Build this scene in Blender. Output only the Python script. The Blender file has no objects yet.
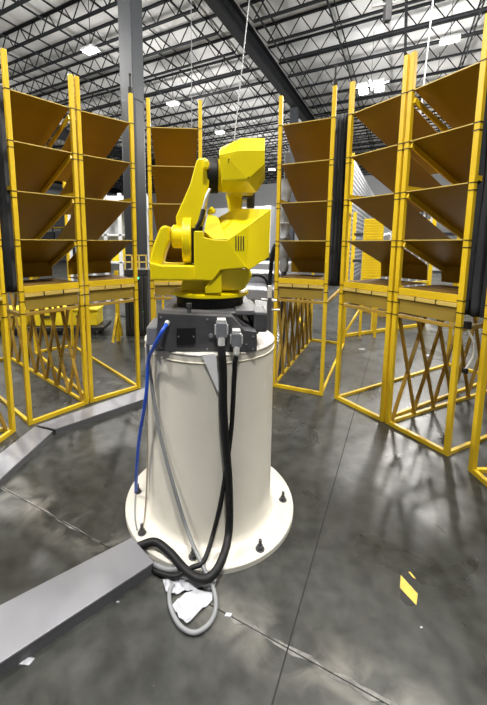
import bpy, bmesh, math, random
from mathutils import Vector, Matrix
random.seed(7)
PI = math.pi
S = bpy.context.scene
COL = S.collection

# ------------------------------------------------------------------ camera
cam = bpy.data.cameras.new('camera')
cam.sensor_fit = 'VERTICAL'; cam.sensor_height = 24.0
cam.lens = 345.6 * 24.0 / 705.0
cam.shift_x = 30.2 / 705.0
cam.shift_y = -63.2 / 705.0
cam.clip_start = 0.05; cam.clip_end = 300
co = bpy.data.objects.new('camera', cam); COL.objects.link(co)
th, ro = 0.131, 0.002
Fw = Vector((0, math.cos(th), -math.sin(th))); U0 = Vector((0, math.sin(th), math.cos(th))); R0 = Vector((1, 0, 0))
Rv = R0 * math.cos(ro) + U0 * math.sin(ro); Uv = U0 * math.cos(ro) - R0 * math.sin(ro)
co.matrix_world = Matrix(((Rv.x, Uv.x, -Fw.x, 0), (Rv.y, Uv.y, -Fw.y, 0), (Rv.z, Uv.z, -Fw.z, 1.65), (0, 0, 0, 1)))
S.camera = co

# ------------------------------------------------------------------ light, exposure
LAMP_W = 170.0          # watts of the soft all-round part of each high bay lamp
LAMP_DOWN = 135.0       # watts thrown down by its diffuser
LAMP_EMIT = 30.0
w = bpy.data.worlds.new('world'); S.world = w; w.use_nodes = True
w.node_tree.nodes['Background'].inputs[0].default_value = (0.85, 0.9, 1.0, 1)
w.node_tree.nodes['Background'].inputs[1].default_value = 0.16
S.view_settings.view_transform = 'Standard'; S.view_settings.look = 'None'
S.view_settings.gamma = 1.0; S.view_settings.use_curve_mapping = False
S.view_settings.exposure = 0.28

# building axes: g runs along the girders, j along the joists
AZ = math.radians(28.3)
G = Vector((math.sin(AZ), math.cos(AZ), 0)); J = Vector((math.cos(AZ), -math.sin(AZ), 0))
def GJ(a, b, z=0.0): return G * a + J * b + Vector((0, 0, z))

# ------------------------------------------------------------------ materials
def mat(name, col, rough=0.5, metal=0.0, noise=None, bump=None, spec=0.5, coat=0.0):
    m = bpy.data.materials.new(name); m.use_nodes = True
    nt = m.node_tree; b = nt.nodes['Principled BSDF']
    b.inputs['Base Color'].default_value = (*col, 1); b.inputs['Roughness'].default_value = rough
    b.inputs['Metallic'].default_value = metal; b.inputs['Specular IOR Level'].default_value = spec
    b.inputs['Coat Weight'].default_value = coat
    tc = nt.nodes.new('ShaderNodeTexCoord')
    if noise:
        sc, amt, col2 = noise
        n = nt.nodes.new('ShaderNodeTexNoise'); n.inputs['Scale'].default_value = sc; n.inputs['Detail'].default_value = 5
        nt.links.new(tc.outputs['Object'], n.inputs['Vector'])
        r = nt.nodes.new('ShaderNodeValToRGB'); r.color_ramp.elements[0].position = 0.5 - amt; r.color_ramp.elements[1].position = 0.5 + amt
        r.color_ramp.elements[0].color = (*col, 1); r.color_ramp.elements[1].color = (*col2, 1)
        nt.links.new(n.outputs['Fac'], r.inputs['Fac']); nt.links.new(r.outputs['Color'], b.inputs['Base Color'])
    if bump:
        sc, st = bump
        n = nt.nodes.new('ShaderNodeTexNoise'); n.inputs['Scale'].default_value = sc; n.inputs['Detail'].default_value = 4
        nt.links.new(tc.outputs['Object'], n.inputs['Vector'])
        bp = nt.nodes.new('ShaderNodeBump'); bp.inputs['Strength'].default_value = st; bp.inputs['Distance'].default_value = 0.01
        nt.links.new(n.outputs['Fac'], bp.inputs['Height']); nt.links.new(bp.outputs['Normal'], b.inputs['Normal'])
    return m
def emit(name, col, st):
    m = mat(name, col, 0.5); b = m.node_tree.nodes['Principled BSDF']
    b.inputs['Emission Color'].default_value = (*col, 1); b.inputs['Emission Strength'].default_value = st
    return m
M = {}
M['yellow'] = mat('rack_yellow_paint', (0.68, 0.455, 0.012), 0.36, noise=(9, 0.3, (0.74, 0.51, 0.016)))
M['robot'] = mat('robot_yellow_paint', (0.86, 0.68, 0.0), 0.36, noise=(4, 0.35, (0.92, 0.76, 0.0)), coat=0.1)
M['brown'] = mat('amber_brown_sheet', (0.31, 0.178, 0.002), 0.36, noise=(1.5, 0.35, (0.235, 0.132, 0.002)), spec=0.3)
M['olive'] = mat('dull_olive_strip', (0.34, 0.235, 0.03), 0.5, noise=(5, 0.3, (0.28, 0.19, 0.03)))
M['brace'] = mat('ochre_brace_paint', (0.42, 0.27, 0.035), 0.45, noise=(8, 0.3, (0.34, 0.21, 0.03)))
M['edge'] = mat('pale_edge_highlight', (0.62, 0.46, 0.12), 0.3)  # bright highlight along the lips painted as a paler yellow; also guard paint
M['black'] = mat('black_rubber', (0.010, 0.010, 0.011), 0.55, spec=0.3)
M['clip'] = mat('black_clip', (0.03, 0.022, 0.01), 0.5)
M['basegrey'] = mat('charcoal_cast_paint', (0.075, 0.075, 0.08), 0.45, noise=(14, 0.2, (0.055, 0.055, 0.06)), bump=(60, 0.1))
M['deckgrey'] = mat('grey_cast_paint', (0.15, 0.15, 0.155), 0.45, noise=(10, 0.25, (0.10, 0.10, 0.105)))
M['white'] = mat('cream_white_paint', (0.74, 0.71, 0.63), 0.33, noise=(3, 0.3, (0.67, 0.64, 0.56)), coat=0.2)
M['flange'] = mat('flange_white_paint', (0.78, 0.76, 0.70), 0.4, noise=(12, 0.22, (0.66, 0.63, 0.56)))
M['bead'] = mat('cream_weld_bead', (0.80, 0.76, 0.62), 0.35)
M['galv'] = mat('brushed_galvanised_steel', (0.25, 0.255, 0.285), 0.34, metal=0.35, noise=(2.2, 0.3, (0.36, 0.365, 0.40)))
M['alu'] = mat('cast_aluminium', (0.33, 0.34, 0.37), 0.35, metal=0.5)
M['lightalu'] = mat('pale_bare_metal', (0.72, 0.72, 0.70), 0.35, metal=0.3)
M['steel'] = mat('dark_truss_paint', (0.014, 0.0155, 0.018), 0.85, spec=0.2)
M['column'] = mat('blue_grey_column_paint', (0.040, 0.046, 0.055), 0.5, noise=(2, 0.3, (0.030, 0.036, 0.045)))
M['blue'] = mat('blue_cable_jacket', (0.02, 0.10, 0.62), 0.4)
M['conduit'] = mat('grey_cable_jacket', (0.24, 0.25, 0.26), 0.5)
M['wire'] = mat('tan_wire_jacket', (0.42, 0.36, 0.27), 0.5)
M['paper'] = mat('white_paper', (0.46, 0.47, 0.51), 0.75, bump=(25, 0.4))
M['strip'] = mat('white_tape_strip', (0.86, 0.87, 0.90), 0.5)
M['tapeb'] = mat('black_tape', (0.015, 0.015, 0.015), 0.5)
M['tapey'] = mat('yellow_tape', (0.70, 0.55, 0.08), 0.55, noise=(60, 0.2, (0.5, 0.36, 0.08)))
M['ductside'] = mat('dark_duct_side', (0.10, 0.10, 0.11), 0.5)
M['binfloor'] = mat('shaded_brown_bin_floor', (0.15, 0.08, 0.005), 0.8)  # chute brown darkened, shade of the chutes above put into the colour
M['joint'] = mat('dark_joint_sealant', (0.012, 0.012, 0.012), 0.8)
M['chip'] = mat('pale_chipped_concrete', (0.26, 0.255, 0.24), 0.85, noise=(25, 0.2, (0.09, 0.088, 0.085)), bump=(60, 0.5))
M['cloth'] = mat('black_netting', (0.018, 0.02, 0.024), 0.8, noise=(5, 0.2, (0.03, 0.032, 0.038)), bump=(18, 0.6))
M['wallw'] = mat('pale_wall_panel', (0.62, 0.64, 0.66), 0.6)
M['offwhite'] = mat('off_white_metal', (0.68, 0.70, 0.72), 0.4)
M['totey'] = mat('yellow_tote_plastic', (0.80, 0.62, 0.02), 0.4)
M['cab'] = mat('black_cabinet_paint', (0.02, 0.021, 0.023), 0.4)
M['guard'] = mat('dark_column_guard', (0.018, 0.020, 0.024), 0.45)
M['red'] = mat('red_plastic', (0.5, 0.03, 0.03), 0.5)
M['lamp'] = emit('lamp_diffuser', (1, 0.98, 0.94), LAMP_EMIT)
M['green'] = emit('green_indicator', (0.05, 1, 0.35), 3.0)

# ceiling deck: ribbed white steel
def deck_material():
    m = mat('white_steel_deck', (0.70, 0.70, 0.70), 0.7)
    nt = m.node_tree; b = nt.nodes['Principled BSDF']; tc = nt.nodes.new('ShaderNodeTexCoord')
    wv = nt.nodes.new('ShaderNodeTexWave'); wv.inputs['Scale'].default_value = 2.1; wv.wave_profile = 'SIN'; wv.bands_direction = 'X'
    mp = nt.nodes.new('ShaderNodeMapping'); nt.links.new(tc.outputs['Object'], mp.inputs[0]); nt.links.new(mp.outputs[0], wv.inputs['Vector'])
    bp = nt.nodes.new('ShaderNodeBump'); bp.inputs['Strength'].default_value = 0.25; bp.inputs['Distance'].default_value = 0.01
    nt.links.new(wv.outputs['Fac'], bp.inputs['Height']); nt.links.new(bp.outputs[0], b.inputs['Normal'])
    return m
M['deck'] = deck_material()
def rib_material(name, c1, c2, scale, axis):
    m = mat(name, c1, 0.5); nt = m.node_tree; b = nt.nodes['Principled BSDF']; tc = nt.nodes.new('ShaderNodeTexCoord')
    wv = nt.nodes.new('ShaderNodeTexWave'); wv.inputs['Scale'].default_value = scale; wv.bands_direction = axis
    nt.links.new(tc.outputs['Object'], wv.inputs['Vector'])
    r = nt.nodes.new('ShaderNodeValToRGB'); r.color_ramp.elements[0].color = (*c1, 1); r.color_ramp.elements[1].color = (*c2, 1)
    nt.links.new(wv.outputs['Fac'], r.inputs['Fac']); nt.links.new(r.outputs[0], b.inputs['Base Color'])
    bp = nt.nodes.new('ShaderNodeBump'); bp.inputs['Strength'].default_value = 0.6; bp.inputs['Distance'].default_value = 0.03
    nt.links.new(wv.outputs['Fac'], bp.inputs['Height']); nt.links.new(bp.outputs[0], b.inputs['Normal'])
    return m
M['corr'] = rib_material('corrugated_grey_siding', (0.34, 0.35, 0.37), (0.20, 0.21, 0.23), 1.6, 'Z')

def floor_material():
    m = mat('polished_concrete', (0.1, 0.1, 0.1), 0.3); nt = m.node_tree; b = nt.nodes['Principled BSDF']
    tc = nt.nodes.new('ShaderNodeTexCoord'); L = nt.links.new
    def noise(sc, det, dist=0.0):
        n = nt.nodes.new('ShaderNodeTexNoise'); n.inputs['Scale'].default_value = sc; n.inputs['Detail'].default_value = det
        n.inputs['Distortion'].default_value = dist; L(tc.outputs['Object'], n.inputs['Vector']); return n
    def ramp(src, p0, c0, p1, c1):
        r = nt.nodes.new('ShaderNodeValToRGB'); r.color_ramp.elements[0].position = p0; r.color_ramp.elements[1].position = p1
        r.color_ramp.elements[0].color = (*c0, 1); r.color_ramp.elements[1].color = (*c1, 1); L(src, r.inputs['Fac']); return r
    a = ramp(noise(0.9, 8, 0.3).outputs['Fac'], 0.34, (0.030, 0.032, 0.029), 0.70, (0.066, 0.068, 0.063))
    c = ramp(noise(11, 13, 0.15).outputs['Fac'], 0.36, (0.62, 0.62, 0.62), 0.66, (1.18, 1.18, 1.18))
    mx = nt.nodes.new('ShaderNodeMix'); mx.data_type = 'RGBA'; mx.blend_type = 'MULTIPLY'; mx.inputs[0].default_value = 1
    L(a.outputs[0], mx.inputs[6]); L(c.outputs[0], mx.inputs[7])
    sp = ramp(noise(38, 3).outputs['Fac'], 0.72, (0, 0, 0), 0.78, (1, 1, 1))
    mx2 = nt.nodes.new('ShaderNodeMix'); mx2.data_type = 'RGBA'; mx2.inputs[7].default_value = (0.26, 0.26, 0.25, 1)
    mm = nt.nodes.new('ShaderNodeMath'); mm.operation = 'MULTIPLY'; mm.inputs[1].default_value = 0.3
    L(sp.outputs[0], mm.inputs[0]); L(mm.outputs[0], mx2.inputs[0]); L(mx.outputs[2], mx2.inputs[6])
    # dusty worn band along the cracked joint
    sub = nt.nodes.new('ShaderNodeVectorMath'); sub.operation = 'SUBTRACT'; sub.inputs[1].default_value = (0.029, 1.367, 0); L(tc.outputs['Object'], sub.inputs[0])
    dt = nt.nodes.new('ShaderNodeVectorMath'); dt.operation = 'DOT_PRODUCT'; dt.inputs[1].default_value = (G.x, G.y, 0); L(sub.outputs[0], dt.inputs[0])
    ab = nt.nodes.new('ShaderNodeMath'); ab.operation = 'ABSOLUTE'; L(dt.outputs['Value'], ab.inputs[0])
    mr = nt.nodes.new('ShaderNodeMapRange'); mr.inputs['From Min'].default_value = 0.0; mr.inputs['From Max'].default_value = 0.16; mr.inputs['To Min'].default_value = 1; mr.inputs['To Max'].default_value = 0; L(ab.outputs[0], mr.inputs['Value'])
    dn = ramp(noise(5, 6, 0.8).outputs['Fac'], 0.42, (0, 0, 0), 0.66, (1, 1, 1))
    dm = nt.nodes.new('ShaderNodeMath'); dm.operation = 'MULTIPLY'; L(mr.outputs[0], dm.inputs[0]); L(dn.outputs[0], dm.inputs[1])
    mx3 = nt.nodes.new('ShaderNodeMix'); mx3.data_type = 'RGBA'; mx3.inputs[7].default_value = (0.22, 0.21, 0.19, 1); L(dm.outputs[0], mx3.inputs[0]); L(mx2.outputs[2], mx3.inputs[6])
    # tyre scuffs
    sc_ = ramp(noise(1.7, 12, 0.5).outputs['Fac'], 0.60, (1, 1, 1), 0.68, (0.62, 0.62, 0.60))
    mx4 = nt.nodes.new('ShaderNodeMix'); mx4.data_type = 'RGBA'; mx4.blend_type = 'MULTIPLY'; mx4.inputs[0].default_value = 1; L(mx3.outputs[2], mx4.inputs[6]); L(sc_.outputs[0], mx4.inputs[7])
    L(mx4.outputs[2], b.inputs['Base Color'])
    rr = ramp(noise(2.2, 6, 0.8).outputs['Fac'], 0.3, (0.24, 0.24, 0.24), 0.75, (0.46, 0.46, 0.46)); L(rr.outputs[0], b.inputs['Roughness'])
    bp = nt.nodes.new('ShaderNodeBump'); bp.inputs['Strength'].default_value = 0.12; bp.inputs['Distance'].default_value = 0.01
    L(noise(14, 6).outputs['Fac'], bp.inputs['Height']); L(bp.outputs[0], b.inputs['Normal'])
    return m
M['floor'] = floor_material()

# ------------------------------------------------------------------ mesh helpers
def V(p): return Vector(p)
def bm_(): return bmesh.new()
def box(bm, a, b):
    x0, y0, z0 = a; x1, y1, z1 = b
    vs = [bm.verts.new(p) for p in ((x0,y0,z0),(x1,y0,z0),(x1,y1,z0),(x0,y1,z0),(x0,y0,z1),(x1,y0,z1),(x1,y1,z1),(x0,y1,z1))]
    for f in ((0,3,2,1),(4,5,6,7),(0,1,5,4),(1,2,6,5),(2,3,7,6),(3,0,4,7)): bm.faces.new([vs[i] for i in f])
def bar(bm, p, q, w, h=None, up=(0, 0, 1)):
    """rectangular bar from p to q, w across, h along up"""
    h = h or w; p = V(p); q = V(q); d = (q - p).normalized(); u = V(up)
    if abs(d.dot(u)) > 0.95: u = V((1, 0, 0)) if abs(d.x) < 0.9 else V((0, 1, 0))
    s = d.cross(u).normalized() * (w / 2); t = s.cross(d).normalized() * (h / 2)
    vs = [bm.verts.new(c + a * s + b * t) for c in (p, q) for a, b in ((-1,-1),(1,-1),(1,1),(-1,1))]
    for f in ((0,1,2,3),(7,6,5,4),(0,4,5,1),(1,5,6,2),(2,6,7,3),(3,7,4,0)): bm.faces.new([vs[i] for i in f])
def cyl(bm, p, q, r, r2=None, n=24, cap=True):
    r2 = r if r2 is None else r2; p = V(p); q = V(q); d = (q - p).normalized()
    u = V((0, 0, 1)) if abs(d.z) < 0.9 else V((1, 0, 0)); s = d.cross(u).normalized(); t = s.cross(d)
    A = [bm.verts.new(p + r * (math.cos(2*PI*k/n) * s + math.sin(2*PI*k/n) * t)) for k in range(n)]
    B = [bm.verts.new(q + r2 * (math.cos(2*PI*k/n) * s + math.sin(2*PI*k/n) * t)) for k in range(n)]
    for k in range(n): bm.faces.new((A[k], A[(k+1) % n], B[(k+1) % n], B[k]))
    if cap: bm.faces.new(A[::-1]); bm.faces.new(B)
def prism(bm, pts, y0, y1):
    """outline in x,z extruded along y"""
    A = [bm.verts.new((x, y0, z)) for x, z in pts]; B = [bm.verts.new((x, y1, z)) for x, z in pts]
    n = len(pts); bm.faces.new(A); bm.faces.new(B[::-1])
    for k in range(n): bm.faces.new((A[k], B[k], B[(k+1) % n], A[(k+1) % n]))
def hprism(bm, pts, z0, z1):
    A = [bm.verts.new((x, y, z0)) for x, y in pts]; B = [bm.verts.new((x, y, z1)) for x, y in pts]
    n = len(pts); bm.faces.new(A[::-1]); bm.faces.new(B)
    for k in range(n): bm.faces.new((A[k], A[(k+1) % n], B[(k+1) % n], B[k]))
def hull(bm, pts):
    vs = [bm.verts.new(p) for p in pts]
    r = bmesh.ops.convex_hull(bm, input=vs)
    bmesh.ops.delete(bm, geom=[v for v in vs if v.is_valid and not v.link_faces], context='VERTS')
    bmesh.ops.dissolve_limit(bm, angle_limit=0.03, verts=bm.verts[:], edges=bm.edges[:])
def lathe(bm, prof, c=(0, 0), n=64):
    rings = [[bm.verts.new((c[0] + r*math.cos(2*PI*k/n), c[1] + r*math.sin(2*PI*k/n), z)) for k in range(n)] for r, z in prof]
    for a, b in zip(rings, rings[1:]):
        for k in range(n): bm.faces.new((a[k], a[(k+1) % n], b[(k+1) % n], b[k]))
    bm.faces.new(rings[0][::-1]); bm.faces.new(rings[-1])
def smooth_path(pts, sub=8):
    P = [V(p) for p in pts]; out = []
    for i in range(len(P) - 1):
        p0 = P[max(i-1, 0)]; p1 = P[i]; p2 = P[i+1]; p3 = P[min(i+2, len(P)-1)]
        for k in range(sub):
            t = k / sub
            out.append(0.5 * ((2*p1) + (p2-p0)*t + (2*p0-5*p1+4*p2-p3)*t*t + (3*p1-p0-3*p2+p3)*t*t*t))
    return out + [P[-1]]
def tube(bm, pts, r, n=10, sub=8):
    P = smooth_path(pts, sub); prev = None; rings = []
    for i, p in enumerate(P):
        d = (P[min(i+1, len(P)-1)] - P[max(i-1, 0)]).normalized()
        s = prev if prev is not None else d.cross(V((0.3, 0.9, 0.2))).normalized()
        s = (s - d * s.dot(d)).normalized(); prev = s; t = d.cross(s)
        rings.append([bm.verts.new(p + r * (math.cos(2*PI*k/n)*s + math.sin(2*PI*k/n)*t)) for k in range(n)])
    for a, b in zip(rings, rings[1:]):
        for k in range(n): bm.faces.new((a[k], a[(k+1) % n], b[(k+1) % n], b[k]))
    bm.faces.new(rings[0][::-1]); bm.faces.new(rings[-1])
def obj(name, bm, m, parent=None, bevel=0.0, smooth=False, loc=None):
    """link bm as one mesh object; world-space verts are shifted when the parent has a location"""
    bmesh.ops.recalc_face_normals(bm, faces=bm.faces[:])
    if loc is not None: bmesh.ops.translate(bm, verts=bm.verts[:], vec=-V(loc))
    me = bpy.data.meshes.new(name); bm.to_mesh(me); bm.free(); me.materials.append(M[m])
    o = bpy.data.objects.new(name, me); COL.objects.link(o)
    if parent is not None: o.parent = parent
    elif loc is not None: o.location = loc
    if bevel:
        b = o.modifiers.new('bevel', 'BEVEL'); b.width = bevel; b.segments = 2; b.limit_method = 'ANGLE'; b.angle_limit = 0.5
    if smooth:
        for p in me.polygons: p.use_smooth = True
        me.set_sharp_from_angle(angle=math.radians(40))
    return o
def tag(o, label=None, cat=None, group=None, kind=None):
    if label: o['label'] = label
    if cat: o['category'] = cat
    if group: o['group'] = group
    if kind: o['kind'] = kind
    return o
def thing(name, label, cat, loc=(0, 0, 0), rz=0.0, group=None):
    o = bpy.data.objects.new(name, None); o.empty_display_size = 0.1; COL.objects.link(o)
    o.location = loc; o.rotation_euler = (0, 0, rz); return tag(o, label, cat, group)
def struct(name, bm, m, bevel=0.0, parent=None):
    o = obj(name, bm, m, parent, bevel)
    if parent is None: o['kind'] = 'structure'
    return o
def copy_tree(o, parent=None):
    c = o.copy(); COL.objects.link(c)
    if parent is not None: c.parent = parent
    for ch in [x for x in o.children]: copy_tree(ch, c)
    return c

# ================================================================== SETTING
JB = 8.6; JD = 0.62; DECK = JB + JD + 0.02
bm = bm_(); hprism(bm, [tuple(GJ(a, b).xy) for a, b in ((-22, -42), (-22, 30), (42, 30), (42, -42))], -0.2, 0.0)
struct('floor', bm, 'floor')
ceil_bm = bm_(); box(ceil_bm, (-42, -22, DECK), (30, 42, DECK + 0.2))
cobj = struct('ceiling', ceil_bm, 'deck'); cobj.rotation_euler = (0, 0, -AZ)
def wall(name, a0, b0, a1, b1, m='wallw', h=DECK, t=0.15):
    bm = bm_(); p = GJ(a0, b0); q = GJ(a1, b1); bar(bm, p + V((0, 0, h/2)), q + V((0, 0, h/2)), t, h); return struct(name, bm, m)
wall('wall_back', 40, -42, 40, 30)
wall('wall_left', -22, -41.9, 42, -41.9)
wall('wall_right', -22, 29.9, 42, 29.9)

# slab joints
def strip(name, p, q, wd, m, z=0.0015, jit=0.0, n=1):
    bm = bm_(); p = V((*p, 0)); q = V((*q, 0)); d = (q - p); s = V((-d.y, d.x, 0)).normalized()
    A = []; B = []
    for k in range(n + 1):
        c = p + d * k / n; w1 = wd/2 * (1 + jit * random.uniform(-1, 1)); w2 = wd/2 * (1 + jit * random.uniform(-1, 1)); off = s * wd * jit * random.uniform(-.3, .3)
        A.append((c + s * w1 + off)); B.append((c - s * w2 + off))
    hprism(bm, [(v.x, v.y) for v in A] + [(v.x, v.y) for v in reversed(B)], 0, z)
    return struct(name, bm, m)
j0 = V((0.215, 1.041, 0)); strip('trim_1', (j0 - G*2.5).xy, (j0 + G*30).xy, 0.006, 'joint')
strip('trim_2', (j0 + J*6.2 - G*3).xy, (j0 + J*6.2 + G*30).xy, 0.006, 'joint')
k0 = V((0.029, 1.367, 0)); strip('trim_3', (k0 - J*9).xy, (k0 + J*6).xy, 0.005, 'joint')
strip('trim_4', (k0 + J*0.05).xy, (k0 + J*1.5).xy, 0.022, 'chip', z=0.0012, jit=0.9, n=40)
strip('trim_5', (k0 - J*2.6).xy, (k0 - J*.75).xy, 0.013, 'chip', z=0.0012, jit=0.9, n=40)
strip('trim_6', (k0 + G*6.1 - J*9).xy, (k0 + G*6.1 + J*12).xy, 0.006, 'joint')

# ------------------------------------------------------------------ roof structure
GIRD = (-35.2, -20.2, -5.2, 9.8, 24.8)
A0_, PITCH, NJ = 0.4, 1.34, 30
jm = None
JL = ('dark open web roof joist in the far left bay of the roof', 'dark open web roof joist in the roof bay left of the deep girder', 'dark open web roof joist in the roof bay right of the deep girder', 'dark open web roof joist in the far right bay of the roof')
JG = ('joists of the far left roof bay', 'joists left of the deep girder', 'joists right of the deep girder', 'joists of the far right roof bay')
for gi in range(len(GIRD) - 1):
    span = GIRD[gi+1] - GIRD[gi] - 0.36
    for k in range(-4, NJ):
        a = A0_ + PITCH * k
        c = GJ(a, (GIRD[gi] + GIRD[gi+1]) / 2, JB)
        if jm is None:
            jm = thing('roof_joist', JL[gi], 'roof joist', c, -AZ, JG[gi])
            b1 = bm_(); box(b1, (-span/2, -0.055, JD-0.05), (span/2, 0.055, JD)); obj('top_chord', b1, 'steel', jm)
            b2 = bm_(); box(b2, (-span/2 + 0.45, -0.055, 0), (span/2 - 0.45, 0.055, 0.05)); obj('bottom_chord', b2, 'steel', jm)
            b3 = bm_(); x = -span/2; n = 36; st = (span - 0.9) / n / 1.0
            bar(b3, (-span/2, 0, JD-0.03), (-span/2 + 0.45, 0, 0.03), 0.03)
            bar(b3, (span/2, 0, JD-0.03), (span/2 - 0.45, 0, 0.03), 0.03)
            for q in range(n):
                xa = -span/2 + 0.45 + st * q; up = q % 2 == 0
                bar(b3, (xa, 0, 0.03 if up else JD-0.03), (xa + st, 0, JD-0.03 if up else 0.03), 0.028)
            obj('web', b3, 'steel', jm)
        else:
            o = copy_tree(jm); o.location = c; o['label'] = JL[gi]; o['group'] = JG[gi]
GL = {-35.2: 'outermost dark roof girder at far left', -20.2: 'dark roof girder in the left distance', -5.2: 'deep dark steel girder crossing the ceiling above the robot', 9.8: 'dark roof girder out to the right', 24.8: 'outermost dark roof girder at far right'}
for b in GIRD:
    t = thing('roof_girder', GL[b], 'girder', GJ(9, b, JB - 0.1), -AZ)
    q = bm_(); box(q, (-0.15, -29, -0.03), (0.15, 29, 0)); obj('bottom_flange', q, 'steel', t)
    q = bm_(); box(q, (-0.15, -29, JD), (0.15, 29, JD + 0.03)); obj('top_flange', q, 'steel', t)
    q = bm_(); box(q, (-0.012, -29, 0), (0.012, 29, JD)); obj('web', q, 'steel', t)
for i in range(-15, 14):
    b = -0.33 + 2.0 * i
    if abs(b + 5.2) < 0.3 or abs(b - 9.8) < .3 or abs(b + 20.2) < .3: continue
    q = bm_(); bar(q, GJ(-5, b, JB + 0.02), GJ(40, b, JB + 0.02), 0.045); bar(q, GJ(-5, b + .02, JB + JD - 0.06), GJ(40, b + .02, JB + JD - 0.06), 0.035)
    tag(obj('roof_bridging', q, 'steel'), 'thin dark bridging rods crossing under the roof joists', 'bridging', 'bridging rods between the joists')

def column(a, b, label, sheath=False):
    c = GJ(a, b); t = thing('steel_column', label, 'column', c, -AZ)
    q = bm_(); box(q, (-0.18, -0.18, 0.02), (0.18, 0.18, JB - 0.13)); obj('shaft', q, 'column', t, 0.02)
    q = bm_(); box(q, (-0.3, -0.3, 0), (0.3, 0.3, 0.03)); obj('base_plate', q, 'column', t)
    if sheath:
        q = bm_(); box(q, (-0.195, -0.195, 0.03), (0.195, 0.195, 4.7)); obj('column_guard', q, 'guard', t, 0.07)
column(6.1, -5.26, 'thick blue-grey steel roof column rising behind the left rear racks', True)
column(18.3, -5.2, 'steel roof column behind the rack right of the robot')
column(30.7, -5.2, 'farthest steel column on the girder line right of the robot')
column(18.3, -20.2, 'distant steel column seen left of the near roof column')

# high bay lamps
lm = None; LZ = 7.55; LS = (LZ - 1.65) / 6.35
LP = [(9.0, -9.5), (13.9, -9.6), (18.6, -9.6), (4.2, -9.5), (13.9, 0.94), (9.0, 0.94), (4.2, 0.94), (18.7, 0.94), (24.5, -9.6), (29.6, -10.2), (-0.8, 0.94), (-0.8, -9.5), (9, -20), (18.6, -20), (28, 0.94), (7, 12), (17, 12), (-.8, -4.3)]  # last entry is an unseen lamp added to brighten the robot's front
LL = {0: 'high bay lamp above the leftmost rack pair', 1: 'high bay lamp left of the robot over the rear rack', 2: 'small high bay lamp above the robot arm',
      4: 'bright high bay lamp over the right hand racks', 9: 'farthest high bay lamp just right of the robot head'}
for i, (a, b) in enumerate(LP):
    c = GJ(a * LS, b * LS, LZ)
    if lm is None:
        lm = thing('high_bay_lamp', '', 'lamp', c, -AZ)
        q = bm_(); box(q, (-0.25, -0.17, 0), (0.25, 0.17, 0.08)); obj('housing', q, 'offwhite', lm, 0.01)
        q = bm_(); box(q, (-0.2, -0.13, -0.02), (0.2, 0.13, 0)); obj('diffuser', q, 'lamp', lm)
        q = bm_(); bar(q, (0, 0, 0.09), (0, 0, DECK - LZ), 0.015); obj('hanger', q, 'steel', lm)
        o = lm
    else:
        o = copy_tree(lm); o.location = c
    o['label'] = LL.get(i, 'white high bay lamp hanging under the roof joists')
    if i not in LL: o['group'] = 'other high bay lamps'
    ld = bpy.data.lights.new('lamp_light', 'POINT'); ld.energy = LAMP_W; ld.shadow_soft_size = 0.2; ld.color = (1, 0.97, 0.92)
    lo = bpy.data.objects.new('lamp_light', ld); COL.objects.link(lo); lo.parent = o; lo.location = (0, 0, -0.25)
    ld = bpy.data.lights.new('lamp_beam', 'AREA'); ld.shape = 'RECTANGLE'; ld.size = .4; ld.size_y = .26; ld.energy = LAMP_DOWN; ld.color = (1, .97, .92)
    lo = bpy.data.objects.new('lamp_beam', ld); COL.objects.link(lo); lo.parent = o; lo.location = (0, 0, -0.03)
# cluster fitting of four floodlights
fc = V((5.75, 13.5, 7.3))
t = thing('flood_lamp_cluster', 'cluster of four bright square floodlights on a pale bracket', 'lamp', fc, -AZ)
for dx in (-0.27, 0.27):
    for dy in (-0.3, 0.3):
        q = bm_(); box(q, (dx-.17, dy-.15, 0), (dx+.17, dy+.15, .08)); h = obj('lamp_head', q, 'offwhite', t)
        q = bm_(); box(q, (dx-.13, dy-.11, -.02), (dx+.13, dy+.11, 0)); obj('diffuser', q, 'lamp', h)
q = bm_(); bar(q, (-.6, 0, .12), (.6, 0, .12), .05); bar(q, (0, -.5, .12), (0, .5, .12), .05); obj('bracket', q, 'offwhite', t)
q = bm_(); bar(q, (0, 0, .12), (0, 0, DECK-7.32), .012); obj('hanger', q, 'steel', t)
ld = bpy.data.lights.new('lamp_light', 'POINT'); ld.energy = LAMP_W; ld.shadow_soft_size = 0.3
lo = bpy.data.objects.new('lamp_light', ld); COL.objects.link(lo); lo.parent = t; lo.location = (0, 0, -0.3)

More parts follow.
